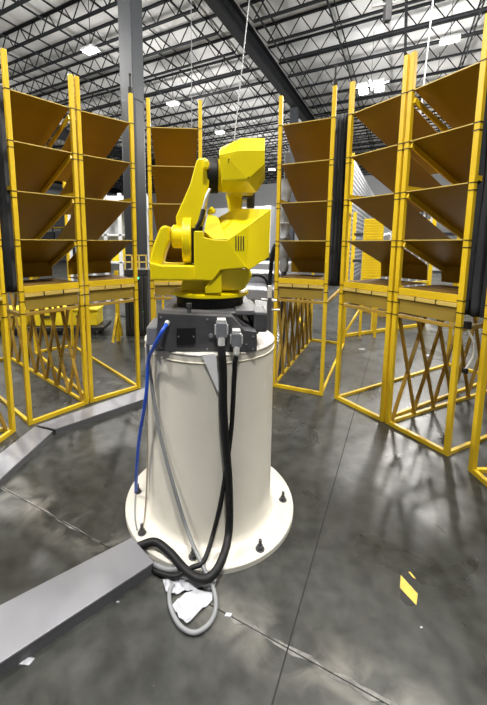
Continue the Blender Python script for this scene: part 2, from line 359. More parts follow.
# ================================================================== SORTING RACKS
LEV = (2.895, 2.495, 2.09, 1.685)
TOPZ = 3.186; PW = 0.039; DEP = 2.15
def rack(p, q, label, rail=None, lattice=None, top=True):
    p = V((*p, 0)); q = V((*q, 0)); d = q - p; W = d.length; rz = math.atan2(d.y, d.x)
    t = thing('chute_rack', label, 'rack', p, rz, None)
    for x in (0, W):
        b = bm_(); box(b, (x-PW/2, -PW/2, 0), (x+PW/2, PW/2, TOPZ)); po = obj('post', b, 'yellow', t, 0.004)
        for z in LEV + (1.24, 1.15, 1.04) + tuple(q - .052 for q in LEV[1:]):
            b = bm_(); box(b, (x-PW/2-.003, -PW/2-.003, z-.009), (x+PW/2+.003, PW/2+.003, z-.002)); obj('clip', b, 'clip', po)
    for x in (0, W):
        b = bm_(); box(b, (x-PW/2, DEP-PW/2, 0), (x+PW/2, DEP+PW/2, TOPZ-.15)); obj('rear_post', b, 'yellow', t, 0.004)
        b = bm_(); box(b, (x-.014, PW/2, 2.10), (x+.014, DEP-PW/2, 2.135)); obj('side_strut', b, 'yellow', t)
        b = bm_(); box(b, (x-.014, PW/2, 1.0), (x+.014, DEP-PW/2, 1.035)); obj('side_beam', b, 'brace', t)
        b = bm_(); box(b, (x-.013, PW/2, 0), (x+.013, DEP-PW/2, 0.028)); obj('bottom_rail', b, 'yellow', t)
    b = bm_(); box(b, (PW/2, -.016, 0), (W-PW/2, .016, 0.035)); obj('bottom_rail', b, 'yellow', t)
    b = bm_(); box(b, (PW/2, DEP-.016, 0), (W-PW/2, DEP+.016, 0.035)); obj('bottom_rail', b, 'yellow', t)
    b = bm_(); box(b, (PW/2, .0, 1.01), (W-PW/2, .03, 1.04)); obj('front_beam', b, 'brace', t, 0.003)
    x0, x1 = PW/2 + .002, W - PW/2 - .002; sl = math.tan(math.radians(22.5))
    for i, z in enumerate(LEV):
        b = bm_(); T = 1.15 if i < 3 else 0.56; th_ = .005
        prof = [(0, z), (T, z - T*sl)] + ([(T + .01, 1.30)] if i == 3 else [])
        for (ya, za), (yb, zb) in zip(prof, prof[1:]):
            A = [b.verts.new(v) for v in ((x0, ya, za), (x1, ya, za), (x1, yb, zb), (x0, yb, zb))]
            off = V((0, 0, -th_)) if abs(yb-ya) > .1 else V((0, th_, 0))
            B = [b.verts.new(v.co + off) for v in A]
            b.faces.new(A); b.faces.new(B[::-1])
            for k in range(4): b.faces.new((A[k], B[k], B[(k+1) % 4], A[(k+1) % 4]))
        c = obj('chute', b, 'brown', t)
        b = bm_(); box(b, (x0, -.006, z-.006), (x1, .004, z+.001)); obj('chute_lip', b, 'edge', c)
        if rail is not None:
            xx = x0 + .012 if rail == 'left' else x1 - .012
            b = bm_(); dz = .085 if i == 0 else .034; bar(b, (xx, 0.0, z-dz), (xx, 1.12, z-dz-1.12*sl), .016, .045); obj('chute_rail', b, 'yellow', t)
    # bottom bin
    b = bm_(); box(b, (x0, .0, 1.27), (x1, .57, 1.275)); obj('bin_floor', b, 'binfloor', t)
    b = bm_(); box(b, (x0, -.012, 1.215), (x1, .012, 1.275)); f = obj('front_lip', b, 'yellow', t, .003)
    b = bm_(); box(b, (x0, -.02, 1.18), (x1, .01, 1.212))
    o = obj('label_rail', b, 'edge', t, .002)
    for k in (0.33, 0.68):
        b = bm_(); box(b, (x0+(x1-x0)*k-.004, -.024, 1.176), (x0+(x1-x0)*k+.004, .012, 1.216)); obj('clip', b, 'clip', o)
    b = bm_(); box(b, (x0+.01, .0, 1.06), (x1-.01, .006, 1.18))
    o = obj('apron', b, 'olive', t)
    if lattice is not None:
        xx = {'left': 0.0, 'right': W}[lattice] + (0.012 if lattice == 'left' else -0.012)
        b = bm_(); n = 7; st = (DEP - .1) / n
        for k in range(n):
            y0 = .05 + st * k
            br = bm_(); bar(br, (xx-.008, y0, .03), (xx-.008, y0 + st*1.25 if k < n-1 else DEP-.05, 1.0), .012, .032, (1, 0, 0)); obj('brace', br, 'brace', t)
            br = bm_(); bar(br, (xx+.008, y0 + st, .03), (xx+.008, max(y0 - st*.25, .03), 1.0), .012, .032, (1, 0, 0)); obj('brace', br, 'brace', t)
        b.free()
    return t
rack((-1.86, 2.295), (-1.765, 2.855), 'yellow chute rack at the far left edge, mostly cut off', lattice='right')
rack((-1.68, 2.985), (-1.315, 3.40), 'left bay of the left yellow rack pair with brown chutes', rail='right', lattice='right')
rack((-1.275, 3.44), (-0.86, 3.80), 'right bay of the left yellow rack pair, beside the roof column')
rack((-.70, 3.92), (-.147, 3.97), 'yellow chute rack straight behind the robot arm')
rack((.71, 3.86), (1.19, 3.62), 'single yellow chute rack just right of the robot', lattice='left')
rack((1.33, 3.535), (1.59, 3.06), 'left bay of the right yellow rack pair')
rack((1.62, 3.015), (1.845, 2.535), 'right bay of the right yellow rack pair, with crossed braces below', rail='left', lattice='left')
rack((1.893, 2.33), (1.90, 1.76), 'yellow chute rack at the right edge, only its lower corner showing')

# black netting between racks
def netting(p, q, z0, z1, label, seed):
    random.seed(seed); p = V((*p, 0)); q = V((*q, 0)); d = q - p; s = V((-d.y, d.x, 0)).normalized(); b = bm_(); nx, nz = 14, 24
    g = [[None]*(nz+1) for _ in range(nx+1)]
    for i in range(nx+1):
        for k in range(nz+1):
            c = p + d*i/nx + s*(.018*math.sin(i*1.9+seed) + .012*math.sin(i*.9+k*.35)); g[i][k] = b.verts.new((c.x, c.y, z0 + (z1-z0)*k/nz))
    for i in range(nx):
        for k in range(nz): b.faces.new((g[i][k], g[i+1][k], g[i+1][k+1], g[i][k+1]))
    o = obj('black_netting', b, 'cloth', smooth=True); sm = o.modifiers.new('thick', 'SOLIDIFY'); sm.thickness = .006
    return tag(o, label, 'netting')
netting((-1.96, 2.92), (-1.745, 3.06), 1.22, 2.95, 'black netting hanging at the left edge beside the leftmost racks', 1)
netting((1.25, 3.73), (1.385, 3.65), 1.20, 2.95, 'narrow black netting strip hanging between racks right of the robot', 2)
netting((1.895, 2.60), (2.02, 2.34), 1.12, 3.0, 'black netting hanging behind the outer post at the right edge', 3)

# post top sensors
def sensor(x, y, label):
    t = thing('post_sensor', label, 'sensor', (x, y, TOPZ))
    b = bm_(); box(b, (-.018, -.018, 0), (.018, .018, .06)); obj('body', b, 'black', t, .003)
    b = bm_(); cyl(b, (0, 0, .05), (0, 0, .17), .010, n=8); cyl(b, (0, 0, .17), (0, 0, .19), .014, n=10); obj('antenna', b, 'black', t)
sensor(-.86, 3.80, 'small black sensor on the rack post beside the roof column')
sensor(1.19, 3.62, 'small black sensor on the rack post right of the robot')

t = thing('air_valve', 'small black air valve with white hose on the outer right rack post', 'valve', (1.875, 2.50, 1.02)); loc = (1.875, 2.50, 1.02)
b = bm_(); box(b, (1.86, 2.48, 1.03), (1.90, 2.515, 1.085)); obj('body', b, 'black', t, .004, loc=loc)
b = bm_(); tube(b, [(1.88, 2.497, 1.03), (1.892, 2.49, 1.0), (1.925, 2.48, .93), (1.935, 2.48, .84), (1.905, 2.485, .76), (1.89, 2.49, .72)], .008, 8); obj('hose', b, 'lightalu', t, smooth=True, loc=loc)
b = bm_(); box(b, (1.873, 2.475, .69), (1.905, 2.505, .73)); obj('hose_end', b, 'black', t, .003, loc=loc)
for k, pts in enumerate(([(-1.93, 2.90, 2.55), (-1.86, 2.93, 2.42), (-1.80, 2.97, 2.30)], [(-1.95, 2.88, 2.0), (-1.86, 2.93, 2.10), (-1.82, 2.95, 2.35)])):
    b = bm_(); tube(b, pts, .005, 6); tag(obj('netting_cord', b, 'conduit'), ('upper grey cord on the black netting at the left edge', 'lower grey cord on the black netting at the left edge')[k], 'cord')

# ================================================================== FLOOR DUCTS
def duct(name_label, pts, z0=0.012, z1=.06):
    t = thing('floor_duct', name_label, 'cable duct', (pts[0][0], pts[0][1], 0)); loc = (pts[0][0], pts[0][1], 0)
    b = bm_(); hprism(b, pts, z1 - .010, z1); obj('lid', b, 'galv', t, .002, loc=loc)
    c = V((sum(p[0] for p in pts)/4, sum(p[1] for p in pts)/4, 0)); ins = [tuple((V((*p, 0))*.985 + c*.015).xy) for p in pts]
    b = bm_(); hprism(b, ins, 0, z1 - .0105); obj('trough', b, 'ductside', t, loc=loc)
    return t
duct('grey steel floor duct section at the left edge running toward the camera', [(-1.665, 2.20), (-1.455, 2.12), (-1.372, 2.775), (-1.563, 2.845)])
duct('grey steel floor duct section running from the bend to the pedestal', [(-1.555, 2.87), (-1.366, 2.803), (-.66, 3.44), (-.70, 3.73)])
duct('wide grey steel floor duct reaching the pedestal in the left foreground', [(-1.5, 0.932), (-1.30, .72), (-.295, 1.541), (-.44, 1.689)], 0.0, .065)

# ================================================================== PEDESTAL
PC = (-.022, 2.066)
t = thing('robot_pedestal', 'tall cream white steel drum pedestal bolted to the floor', 'pedestal', (*PC, 0)); loc = (*PC, 0)
b = bm_(); lathe(b, [(.534, 0), (.534, .026), (.530, .03)], PC, 96); fl = obj('flange', b, 'flange', t, loc=loc, smooth=True)
b = bm_(); lathe(b, [(.41, .03), (.396, .040), (.389, .06), (.389, 1.085), (.384, 1.09)], PC, 96); obj('drum', b, 'white', t, loc=loc, smooth=True)
b = bm_(); lathe(b, [(.38, 1.088), (.392, 1.09), (.392, 1.094), (.38, 1.098)], PC, 96); obj('top_plate', b, 'flange', t, loc=loc, smooth=True)
b = bm_(); n = 96
tube(b, [(PC[0] + .389*math.cos(2*PI*k/48), PC[1] + .389*math.sin(2*PI*k/48), 1.052) for k in range(49)], .004, 6, 2); obj('weld_bead', b, 'bead', t, loc=loc, smooth=True)
for (x, y) in ((.447, 2.011), (.253, 1.653), (-.103, 1.605), (-.40, 1.755), (-.493, 2.08)):
    b = bm_(); cyl(b, (x, y, .03), (x, y, .085), .009, n=12); bo = obj('anchor_bolt', b, 'basegrey', t, loc=loc)
    b = bm_(); cyl(b, (x, y, .03), (x, y, .034), .024, n=20); cyl(b, (x, y, .034), (x, y, .052), .017, n=6)
    obj('nut', b, 'basegrey', bo, loc=loc)
for k, (x, y) in enumerate(((.30, 2.36), (-.35, 2.4))):
    b = bm_(); cyl(b, (x + .1, y + .06, .03), (x + .1, y + .06, .085), .009, n=12); obj('anchor_bolt', b, 'basegrey', t, loc=loc)

# ================================================================== ROBOT
RL = (PC[0], PC[1], 1.098)
rb = thing('industrial_robot', 'yellow six-axis industrial robot on the white pedestal, arm folded back', 'robot', RL)
def rp(name, b, m, parent=None, bevel=0.004, smooth=False): return obj(name, b, m, parent or rb, min(bevel, .012) if bevel > .003 else bevel, smooth, loc=RL if True else None)
# base casting
b = bm_(); hull_pts = [(-.30, 1.72), (.225, 1.72), (.235, 2.34), (-.31, 2.34)]
prism(b, [(-.299, 1.10), (-.28, 1.302), (.095, 1.285), (.157, 1.214), (.223, 1.204), (.225, 1.10)], 1.72, 1.80)
base = rp('base', b, 'basegrey')
b = bm_(); prism(b, [(-.285, 1.10), (-.285, 1.275), (.12, 1.27), (.18, 1.22), (.215, 1.20), (.215, 1.10)], 1.80, 2.36); rp('base_body', b, 'basegrey', base)
b = bm_(); box(b, (.12, 1.80, 1.275), (.22, 2.36, 1.30)); box(b, (-.28, 1.80, 1.276), (.12, 2.36, 1.29)); rp('base_deck', b, 'deckgrey', base)
b = bm_(); box(b, (.215, 1.80, 1.18), (.29, 1.98, 1.29)); box(b, (.225, 1.98, 1.12), (.27, 2.3, 1.27)); rp('side_lug', b, 'basegrey', base, .012)
b = bm_(); box(b, (-.35, 1.76, 1.12), (-.293, 2.0, 1.22)); rp('side_terminal_box', b, 'alu', base, .01)
b = bm_(); box(b, (-.186, 1.712, 1.137), (-.09, 1.722, 1.227)); pl = rp('cover_plate', b, 'black', base, .002)
b = bm_()
for x in (-.176, -.10): cyl(b, (x, 1.712, 1.182), (x, 1.706, 1.182), .004, n=8)
for x, z in ((-.265, 1.12), (-.265, 1.28), (-.03, 1.115), (-.03, 1.27), (.205, 1.115), (.205, 1.18), (.17, 1.14)): cyl(b, (x, 1.722, z), (x, 1.714, z), .005, n=8)
cyl(b, (-.012, 1.722, 1.185), (-.012, 1.708, 1.185), .011, n=12)
rp('screws', b, 'alu', base, 0)
b = bm_(); cyl(b, (-.125, 1.76, 1.29), (-.125, 1.76, 1.325), .012, n=6); cyl(b, (-.125, 1.76, 1.325), (-.125, 1.76, 1.345), .016, n=6); rp('lifting_bolt', b, 'basegrey', base, 0)
# connectors
for (x, z, s) in ((.041, 1.222, 1.0), (.116, 1.172, .92)):
    b = bm_(); box(b, (x-.027*s, 1.655, z-.035*s), (x+.027*s, 1.722, z+.045*s)); cn = rp('cable_connector', b, 'alu', base, .006)
    b = bm_(); box(b, (x-.022*s, 1.66, z+.045*s), (x+.022*s, 1.715, z+.058*s)); box(b, (x+.027*s, 1.67, z-.02*s), (x+.034*s, 1.69, z+.03*s)); box(b, (x-.034*s, 1.67, z-.02*s), (x-.027*s, 1.69, z+.03*s)); rp('latch', b, 'lightalu', cn, .002)
    b = bm_(); cyl(b, (x, 1.668, z-.035*s), (x, 1.662, z-.072*s), .019*s, .017*s, n=16); cyl(b, (x, 1.662, z-.06*s), (x, 1.66, z-.095*s), .013*s, n=16); rp('gland', b, 'lightalu', cn, 0, True)
# turntable
b = bm_(); lathe(b, [(.20, 1.288), (.20, 1.335), (.205, 1.337), (.205, 1.352)], (-.02, 2.07), 64); rp('turntable', b, 'black', base, 0, True)
b = bm_(); lathe(b, [(.222, 1.352), (.232, 1.357), (.232, 1.372), (.215, 1.378), (.17, 1.384)], (-.02, 2.07), 64); body = rp('swivel_ring', b, 'robot', None, 0, True)
b = bm_(); hull(b, [(-.19, 1.93, 1.38), (.15, 1.93, 1.38), (-.19, 2.24, 1.38), (.15, 2.24, 1.38), (-.17, 1.92, 1.46), (.14, 1.92, 1.46), (-.17, 2.22, 1.46), (.14, 2.22, 1.46)]); rp('swivel_body', b, 'robot', body, .015)
# yoke
b = bm_(); prism(b, [(-.342, 1.553), (-.279, 1.537), (-.039, 1.533), (-.007, 1.452), (-.333, 1.455)], 1.84, 2.14); yk = rp('yoke', b, 'robot', None, .008)
b = bm_(); prism(b, [(-.35, 1.546), (-.326, 1.637), (-.287, 1.735), (-.265, 1.746), (-.238, 1.746), (-.236, 1.67), (-.262, 1.60), (-.28, 1.535)], 1.87, 1.99); rp('yoke_arm', b, 'robot', yk, .012)
b = bm_(); cyl(b, (-.226, 1.97, 1.69), (-.162, 1.97, 1.69), .066, n=32); cyl(b, (-.232, 1.97, 1.69), (-.224, 1.97, 1.69), .058, n=32); rp('shoulder_motor', b, 'robot', yk, .004, True)
# lower arm
b = bm_(); prism(b, [(-.092, 2.095), (-.080, 2.106), (-.040, 2.108), (-.022, 2.085), (-.019, 2.018), (-.030, 1.923), (-.046, 1.795), (-.063, 1.735), (-.112, 1.725), (-.173, 1.69), (-.201, 1.714), (-.208, 1.795), (-.127, 1.971)], 1.93, 2.10); arm = rp('lower_arm', b, 'robot', None, .012)
b = bm_(); cyl(b, (-.168, 1.98, 1.665), (-.119, 1.98, 1.665), .135, n=48); rp('shoulder_joint', b, 'robot', arm, .006, True)
b = bm_(); box(b, (-.052, 1.885, 2.045), (-.026, 1.93, 2.085)); rp('arm_bracket', b, 'robot', arm, .005)
b = bm_(); box(b, (-.119, 1.88, 1.545), (-.094, 2.06, 1.735)); box(b, (-.10, 1.90, 1.70), (-.06, 2.0, 1.745)); rp('joint_seal', b, 'black', body, .004)
# body cover (right of the arm)
b = bm_(); prism(b, [(-.101, 1.716), (-.054, 1.716), (-.049, 1.685), (.003, 1.672), (.076, 1.67), (.177, 1.524), (.04, 1.513), (-.007, 1.455), (-.102, 1.46)], 1.82, 2.16); cv = rp('body_cover', b, 'robot', None, .005)
b = bm_(); hull(b, [(-.05, 1.862, 1.717), (-.03, 1.956, 1.819), (.025, 1.931, 1.793), (.076, 1.82, 1.672), (.003, 1.82, 1.672), (-.03, 2.1, 1.819), (.04, 2.1, 1.79), (.09, 2.1, 1.66), (-.05, 2.1, 1.66)]); rp('cover_panel', b, 'robot', cv, .003)
b = bm_(); hull(b, [(.076, 1.82, 1.67), (.187, 1.85, 1.748), (.350, 2.15, 1.861), (.132, 2.15, 1.864), (.023, 1.985, 1.796), (.191, 1.85, 1.511), (.341, 2.124, 1.57), (.178, 1.825, 1.523), (.05, 2.15, 1.56), (.06, 1.84, 1.60)]); hz = rp('motor_housing', b, 'robot', None, .0015)
# vent slots on the housing face
def onface(x, z):
    p0 = V((.076, 1.82, 1.67)); n = (V((.187, 1.85, 1.748)) - p0).cross(V((.178, 1.825, 1.523)) - p0)
    return p0.y - ((x - p0.x) * n.x + (z - p0.z) * n.z) / n.y
b = bm_()
for k in range(4):
    x = .118 + .0135 * k; bar(b, (x, onface(x, 1.690) - .001, 1.690), (x, onface(x, 1.615) - .001, 1.615), .006, .004, (0, 1, 0))
rp('vent_slots', b, 'clip', hz, 0)
b = bm_(); hull(b, [(.041, 1.86, 1.515), (.190, 1.86, 1.515), (.212, 1.88, 1.478), (.195, 1.89, 1.438), (.164, 1.90, 1.395), (.03, 1.90, 1.390), (-.01, 1.88, 1.455), (.041, 2.2, 1.51), (.225, 2.1, 1.50), (.17, 2.1, 1.40), (.03, 2.2, 1.390)]); rp('lower_housing', b, 'robot', hz, .006)
b = bm_(); prism(b, [(.02, 1.50), (.045, 1.50), (.045, 1.385), (-.045, 1.385), (-.045, 1.42)], 1.835, 1.90); rp('gusset', b, 'robot', hz, .005)
b = bm_(); cyl(b, (-.012, 1.96, 1.815), (-.012, 1.96, 1.835), .022, n=16); cyl(b, (.005, 1.95, 1.82), (-.02, 1.95, 1.845), .016, n=12); rp('grease_cap', b, 'robot', cv, .003)
# elbow and head
b = bm_(); cyl(b, (-.035, 2.02, 2.03), (.026, 2.02, 2.03), .096, n=48); rp('elbow_seal', b, 'black', None, .006, True)
b = bm_(); cyl(b, (.02, 2.02, 2.03), (.052, 2.02, 2.03), .090, n=48); hf = rp('elbow_flange', b, 'robot', None, .004, True)
b = bm_()
for k in range(16):
    a = 2*PI*k/16; y = 2.02 + .078*math.cos(a); z = 2.03 + .078*math.sin(a); cyl(b, (.048, y, z), (.060, y, z), .008, n=8)
rp('flange_bolts', b, 'robot', hf, 0)
b = bm_(); hull(b, [(.077, 1.82, 2.075), (.125, 1.82, 2.118), (.258, 1.82, 2.119), (.260, 1.82, 2.052), (.176, 1.82, 1.978), (.173, 1.824, 1.971), (.045, 1.828, 1.972), (.028, 1.824, 2.098), (.154, 1.98, 2.222), (.280, 1.98, 2.222), (.029, 1.93, 2.145), (.288, 2.0, 2.005), (.24, 1.98, 1.934), (.046, 1.93, 1.926), (.05, 2.3, 2.26), (.30, 2.3, 2.30), (.30, 2.3, 2.05), (.05, 2.3, 2.02)])
hd = rp('elbow_housing', b, 'robot', None, .002)
b = bm_()
for p in ((.077, 1.818, 2.073), (.176, 1.818, 1.985)): cyl(b, p, (p[0], p[1]-.004, p[2]), .004, n=8)
rp('screws', b, 'clip', hd, 0)
b = bm_(); hull(b, [(.07, 2.2, 1.98), (.27, 2.2, 1.98), (.07, 2.2, 2.25), (.27, 2.2, 2.25), (.12, 2.75, 1.97), (.27, 2.75, 1.97), (.12, 2.75, 2.12), (.27, 2.75, 2.12)]); fa = rp('forearm', b, 'robot', None, .012)
b = bm_(); hull(b, [(.09, 2.5, 2.02), (.21, 2.5, 2.02), (.12, 2.5, 1.86), (.20, 2.5, 1.86), (.09, 2.66, 2.02), (.21, 2.66, 2.02), (.12, 2.66, 1.86), (.20, 2.66, 1.86)]); rp('wrist', b, 'robot', fa, .01)
b = bm_(); cyl(b, (.265, 2.5, 2.03), (.262, 2.5, 1.90), .028, n=20); box(b, (.20, 2.44, 1.965), (.27, 2.56, 2.01)); rp('wrist_motor', b, 'basegrey', fa, .004)
# arm cable dress
b = bm_(); tube(b, [(-.02, 1.90, 1.94), (-.04, 1.885, 1.89), (-.06, 1.88, 1.82), (-.072, 1.87, 1.77)], .008, 8); rp('arm_cable', b, 'lightalu', arm, 0, True)
b = bm_(); tube(b, [(-.055, 1.885, 1.83), (-.07, 1.87, 1.77), (-.09, 1.87, 1.735)], .013, 8); rp('cable_boot', b, 'black', arm, 0, True)

# ================================================================== CABLES AND PAPER
def cable(name, pts, r, m, label, cat='cable'):
    b = bm_(); tube(b, pts, r, 10, 8); return tag(obj(name, b, m, smooth=True), label, cat)
cable('power_cable', [(.041, 1.656, 1.15), (.044, 1.645, 1.09), (.049, 1.650, 1.026), (.056, 1.655, .757), (.083, 1.660, .419), (.085, 1.635, .16), (.045, 1.52, .10), (-.008, 1.47, .062), (-.071, 1.465, .055), (-.142, 1.516, .055), (-.224, 1.60, .062), (-.31, 1.655, .068), (-.40, 1.655, .04)], .021, 'black', 'thick black cable hanging down the front of the white pedestal')
cable('signal_cable', [(.116, 1.656, 1.10), (.108, 1.655, 1.06), (.106, 1.665, .966), (.093, 1.668, .695), (.052, 1.66, .364), (.006, 1.65, .139), (-.044, 1.53, .085), (-.102, 1.507, .07), (-.18, 1.50, .03), (-.26, 1.52, .025), (-.33, 1.56, .02)], .012, 'black', 'thinner black cable hanging right of the thick one')
cable('grey_conduit', [(-.335, 1.78, 1.17), (-.352, 1.80, 1.10), (-.338, 1.806, .907), (-.291, 1.758, .642), (-.217, 1.698, .389), (-.14, 1.648, .159), (-.063, 1.53, .085), (-.003, 1.456, .03), (.015, 1.376, .012), (-.011, 1.304, .012), (-.075, 1.265, .012), (-.141, 1.292, .012), (-.189, 1.363, .012), (-.205, 1.434, .014), (-.19, 1.472, .02)], .010, 'conduit', 'grey cable crossing the pedestal and looping on the floor')
cable('grey_conduit', [(-.17, 1.54, .03), (-.22, 1.53, .035), (-.30, 1.56, .03)], .013, 'conduit', 'short pale grey cable end leaving the floor duct')
cable('blue_cable', [(-.232, 1.712, 1.25), (-.255, 1.67, 1.215), (-.30, 1.70, 1.13), (-.345, 1.775, 1.03), (-.365, 1.79, .83), (-.425, 1.87, .539), (-.462, 1.94, .311), (-.497, 2.04, .07)], .010, 'blue', 'bright blue cable hanging at the left of the pedestal')
cable('thin_wire', [(-.34, 1.81, 1.16), (-.362, 1.835, 1.069), (-.372, 1.845, .653), (-.383, 1.86, .327), (-.402, 1.85, .06), (-.405, 1.77, .045)], .005, 'wire', 'thin tan wire running down the left side of the pedestal')
cable('thin_wire', [(-.497, 2.04, .05), (-.49, 1.98, .04), (-.46, 1.85, .035), (-.43, 1.77, .035)], .004, 'conduit', 'thin grey wire lying on the left of the white flange')
b = bm_(); gl = [(-.232, 1.72, 1.255), (-.236, 1.700, 1.245)]; cyl(b, gl[0], gl[1], .013, n=14); rp('cable_gland', b, 'lightalu', base, 0)
def sheet(name, pts, label, cat, m='paper', z=.004, crumple=.012, loc=None):
    b = bm_(); vs = [b.verts.new((x, y, z)) for x, y in pts]; f = b.faces.new(vs)
    bmesh.ops.triangulate(b, faces=[f]); bmesh.ops.subdivide_edges(b, edges=b.edges[:], cuts=3, use_grid_fill=True)
    for v in b.verts: v.co.z = z + random.uniform(0, crumple)
    o = obj(name, b, m); s = o.modifiers.new('thick', 'SOLIDIFY'); s.thickness = .0015; s.offset = 1
    return tag(o, label, cat)
random.seed(5)
sheet('paper_sheet', [(-.246, 1.50), (-.20, 1.53), (-.114, 1.515), (.02, 1.50), (.006, 1.45), (-.05, 1.462), (-.12, 1.45), (-.17, 1.43), (-.222, 1.44)], 'crumpled torn white paper on the floor under the cables', 'paper')
sheet('paper_sheet', [(-.186, 1.379), (-.14, 1.425), (-.085, 1.452), (.0, 1.44), (-.002, 1.40), (-.06, 1.35), (-.112, 1.30), (-.15, 1.33)], 'creased white paper sheet inside the looped grey cable', 'paper', z=.006)
b = bm_(); P4 = [(-.058, 1.664, 1.10), (.012, 1.668, 1.105), (.044, 1.668, .916), (.024, 1.668, .906)]
vs = [b.verts.new(p) for p in P4]; b.faces.new(vs); o = obj('paper_strip', b, 'strip'); s = o.modifiers.new('thick', 'SOLIDIFY'); s.thickness = .001
tag(o, 'white tapered paper strip stuck to the front of the pedestal', 'paper')
# floor tape and crumbs
t = thing('hazard_tape', 'torn scrap of black and yellow hazard tape on the floor', 'tape', (.95, 1.47, 0)); loc = (.95, 1.47, 0)
b = bm_(); hprism(b, [(.956, 1.552), (1.001, 1.552), (1.012, 1.51), (.95, 1.40), (.92, 1.385), (.893, 1.39), (.881, 1.422)], .0005, .0015); tp = obj('tape_backing', b, 'tapeb', t, loc=loc)
b = bm_(); hprism(b, [(.945, 1.535), (.975, 1.44), (.938, 1.388), (.906, 1.470)], .0015, .0022); obj('yellow_stripe', b, 'tapey', tp, loc=loc)
b = bm_(); hprism(b, [(.992, 1.552), (1.002, 1.552), (1.010, 1.515), (.999, 1.52)], .0015, .0022); obj('yellow_stripe', b, 'tapey', tp, loc=loc)
for i, (x, y, s, lab) in enumerate(((-.74, 1.17, .028, 'white paper scrap beside the near floor duct'), (-.44, 1.40, .008, 'tiny white crumb right of the near floor duct'), (.07, 1.345, .018, 'white chip lying on the floor crack near the paper'),
        (.50, 2.05, .014, 'white scrap on the floor right of the pedestal flange'), (.42, 1.80, .014, 'small white scrap just in front of the flange on the right'), (.905, 1.295, .006, 'tiny white crumb below the hazard tape scrap'), (2.3, 4.1, .05, 'white scrap on the floor behind the right rack pair'),
        (1.05, 4.6, .05, 'white scrap on the floor under the rack right of the robot'), (2.35, 5.3, .06, 'white paper scrap on the far floor behind the right racks'), (3.2, 5.0, .06, 'farther white scrap on the floor behind the right racks'))):
    b = bm_(); hprism(b, [(x - s, y - s*.4), (x + s*.6, y - s*.5), (x + s, y + s*.3), (x - s*.5, y + s*.5)], .0005, .004); tag(obj('floor_scrap', b, 'paper', loc=(x, y, 0)), lab, 'scrap')

# ================================================================== HANGING THINGS
def hang(name, p, q, r, m, label, cat): b = bm_(); cyl(b, p, q, r, n=8); return tag(obj(name, b, m), label, cat)
hang('suspension_wire', (.13, 2.28, 2.30), (.87, 5.6, JB), .0035, 'conduit', 'thin slanting suspension wire rising from the robot head to the roof', 'wire')
hang('drop_cord', (4.25, 7.6, 2.9), (4.45, 7.6, JB), .014, 'offwhite', 'white drop cord hanging behind the right rack pair', 'cord')
hang('drop_cord', (-.42, 7.0, 1.5), (-.42, 7.0, JB), .006, 'conduit', 'thin grey drop cord hanging behind the robot arm', 'cord')
t = thing('hanging_camera', 'dark camera hanging from the roof at the top right', 'camera', (2.75, 6.0, 5.15))
b = bm_(); box(b, (-.05, -.05, 0), (.05, .05, .42)); obj('body', b, 'basegrey', t, .01)
b = bm_(); cyl(b, (-.25, 0, .22), (.1, 0, .28), .02, n=10); obj('arm', b, 'lightalu', t)
b = bm_(); cyl(b, (0, 0, .42), (0, 0, JB - 5.15), .012, n=8); obj('drop_pole', b, 'conduit', t)

# ================================================================== BACKGROUND
bm = bm_(); p, q = GJ(13.2, -1.9), GJ(36, -1.9); bar(bm, p + V((0, 0, 2.5)), q + V((0, 0, 2.5)), .12, 5.0); struct('wall_partition', bm, 'corr')
# conveyor with yellow totes behind the left racks
def boxobj(a, b_, m, name, par, bevel=.01): b = bm_(); box(b, a, b_); return obj(name, b, m, par, bevel)
def tote(loc, rz, label, group=None):
    t = thing('yellow_tote', label, 'tote', loc, rz, group); b = bm_()
    hprism(b, [(-.28, -.19), (.28, -.19), (.28, .19), (-.28, .19)], 0, .30); obj('body', b, 'totey', t, .02)
    b = bm_(); box(b, (-.3, -.21, .28), (.3, .21, .32)); obj('rim', b, 'totey', t, .01)
    b = bm_(); box(b, (-.1, -.215, .16), (.1, -.205, .2)); obj('handle_slot', b, 'cab', t); return t
cv0 = V((-4.3, 6.3, 0)); crz = 0.05
t = thing('roller_conveyor', 'dark low conveyor carrying yellow totes behind the left racks', 'conveyor', cv0, crz)
boxobj((-2.4, -.3, .08), (2.3, .3, .15), 'cab', 'bed', t)
for x in (-2, -.6, .8, 2.1):
    for y in (-.25, .25): boxobj((x-.04, y-.04, 0), (x+.04, y+.04, .08), 'cab', 'leg', t, 0)
for k in range(7): 
    x = -1.95 + .64 * k; c = cv0 + V((x*math.cos(crz), x*math.sin(crz), .15)); tote(c, crz, 'yellow plastic tote on the low conveyor, ' + ('leftmost, out past the rack edge', 'second from the left', 'third from the left', 'middle one of the row', 'third from the right end', 'second from the right end', 'nearest the right end')[k], 'yellow totes on the low conveyor')
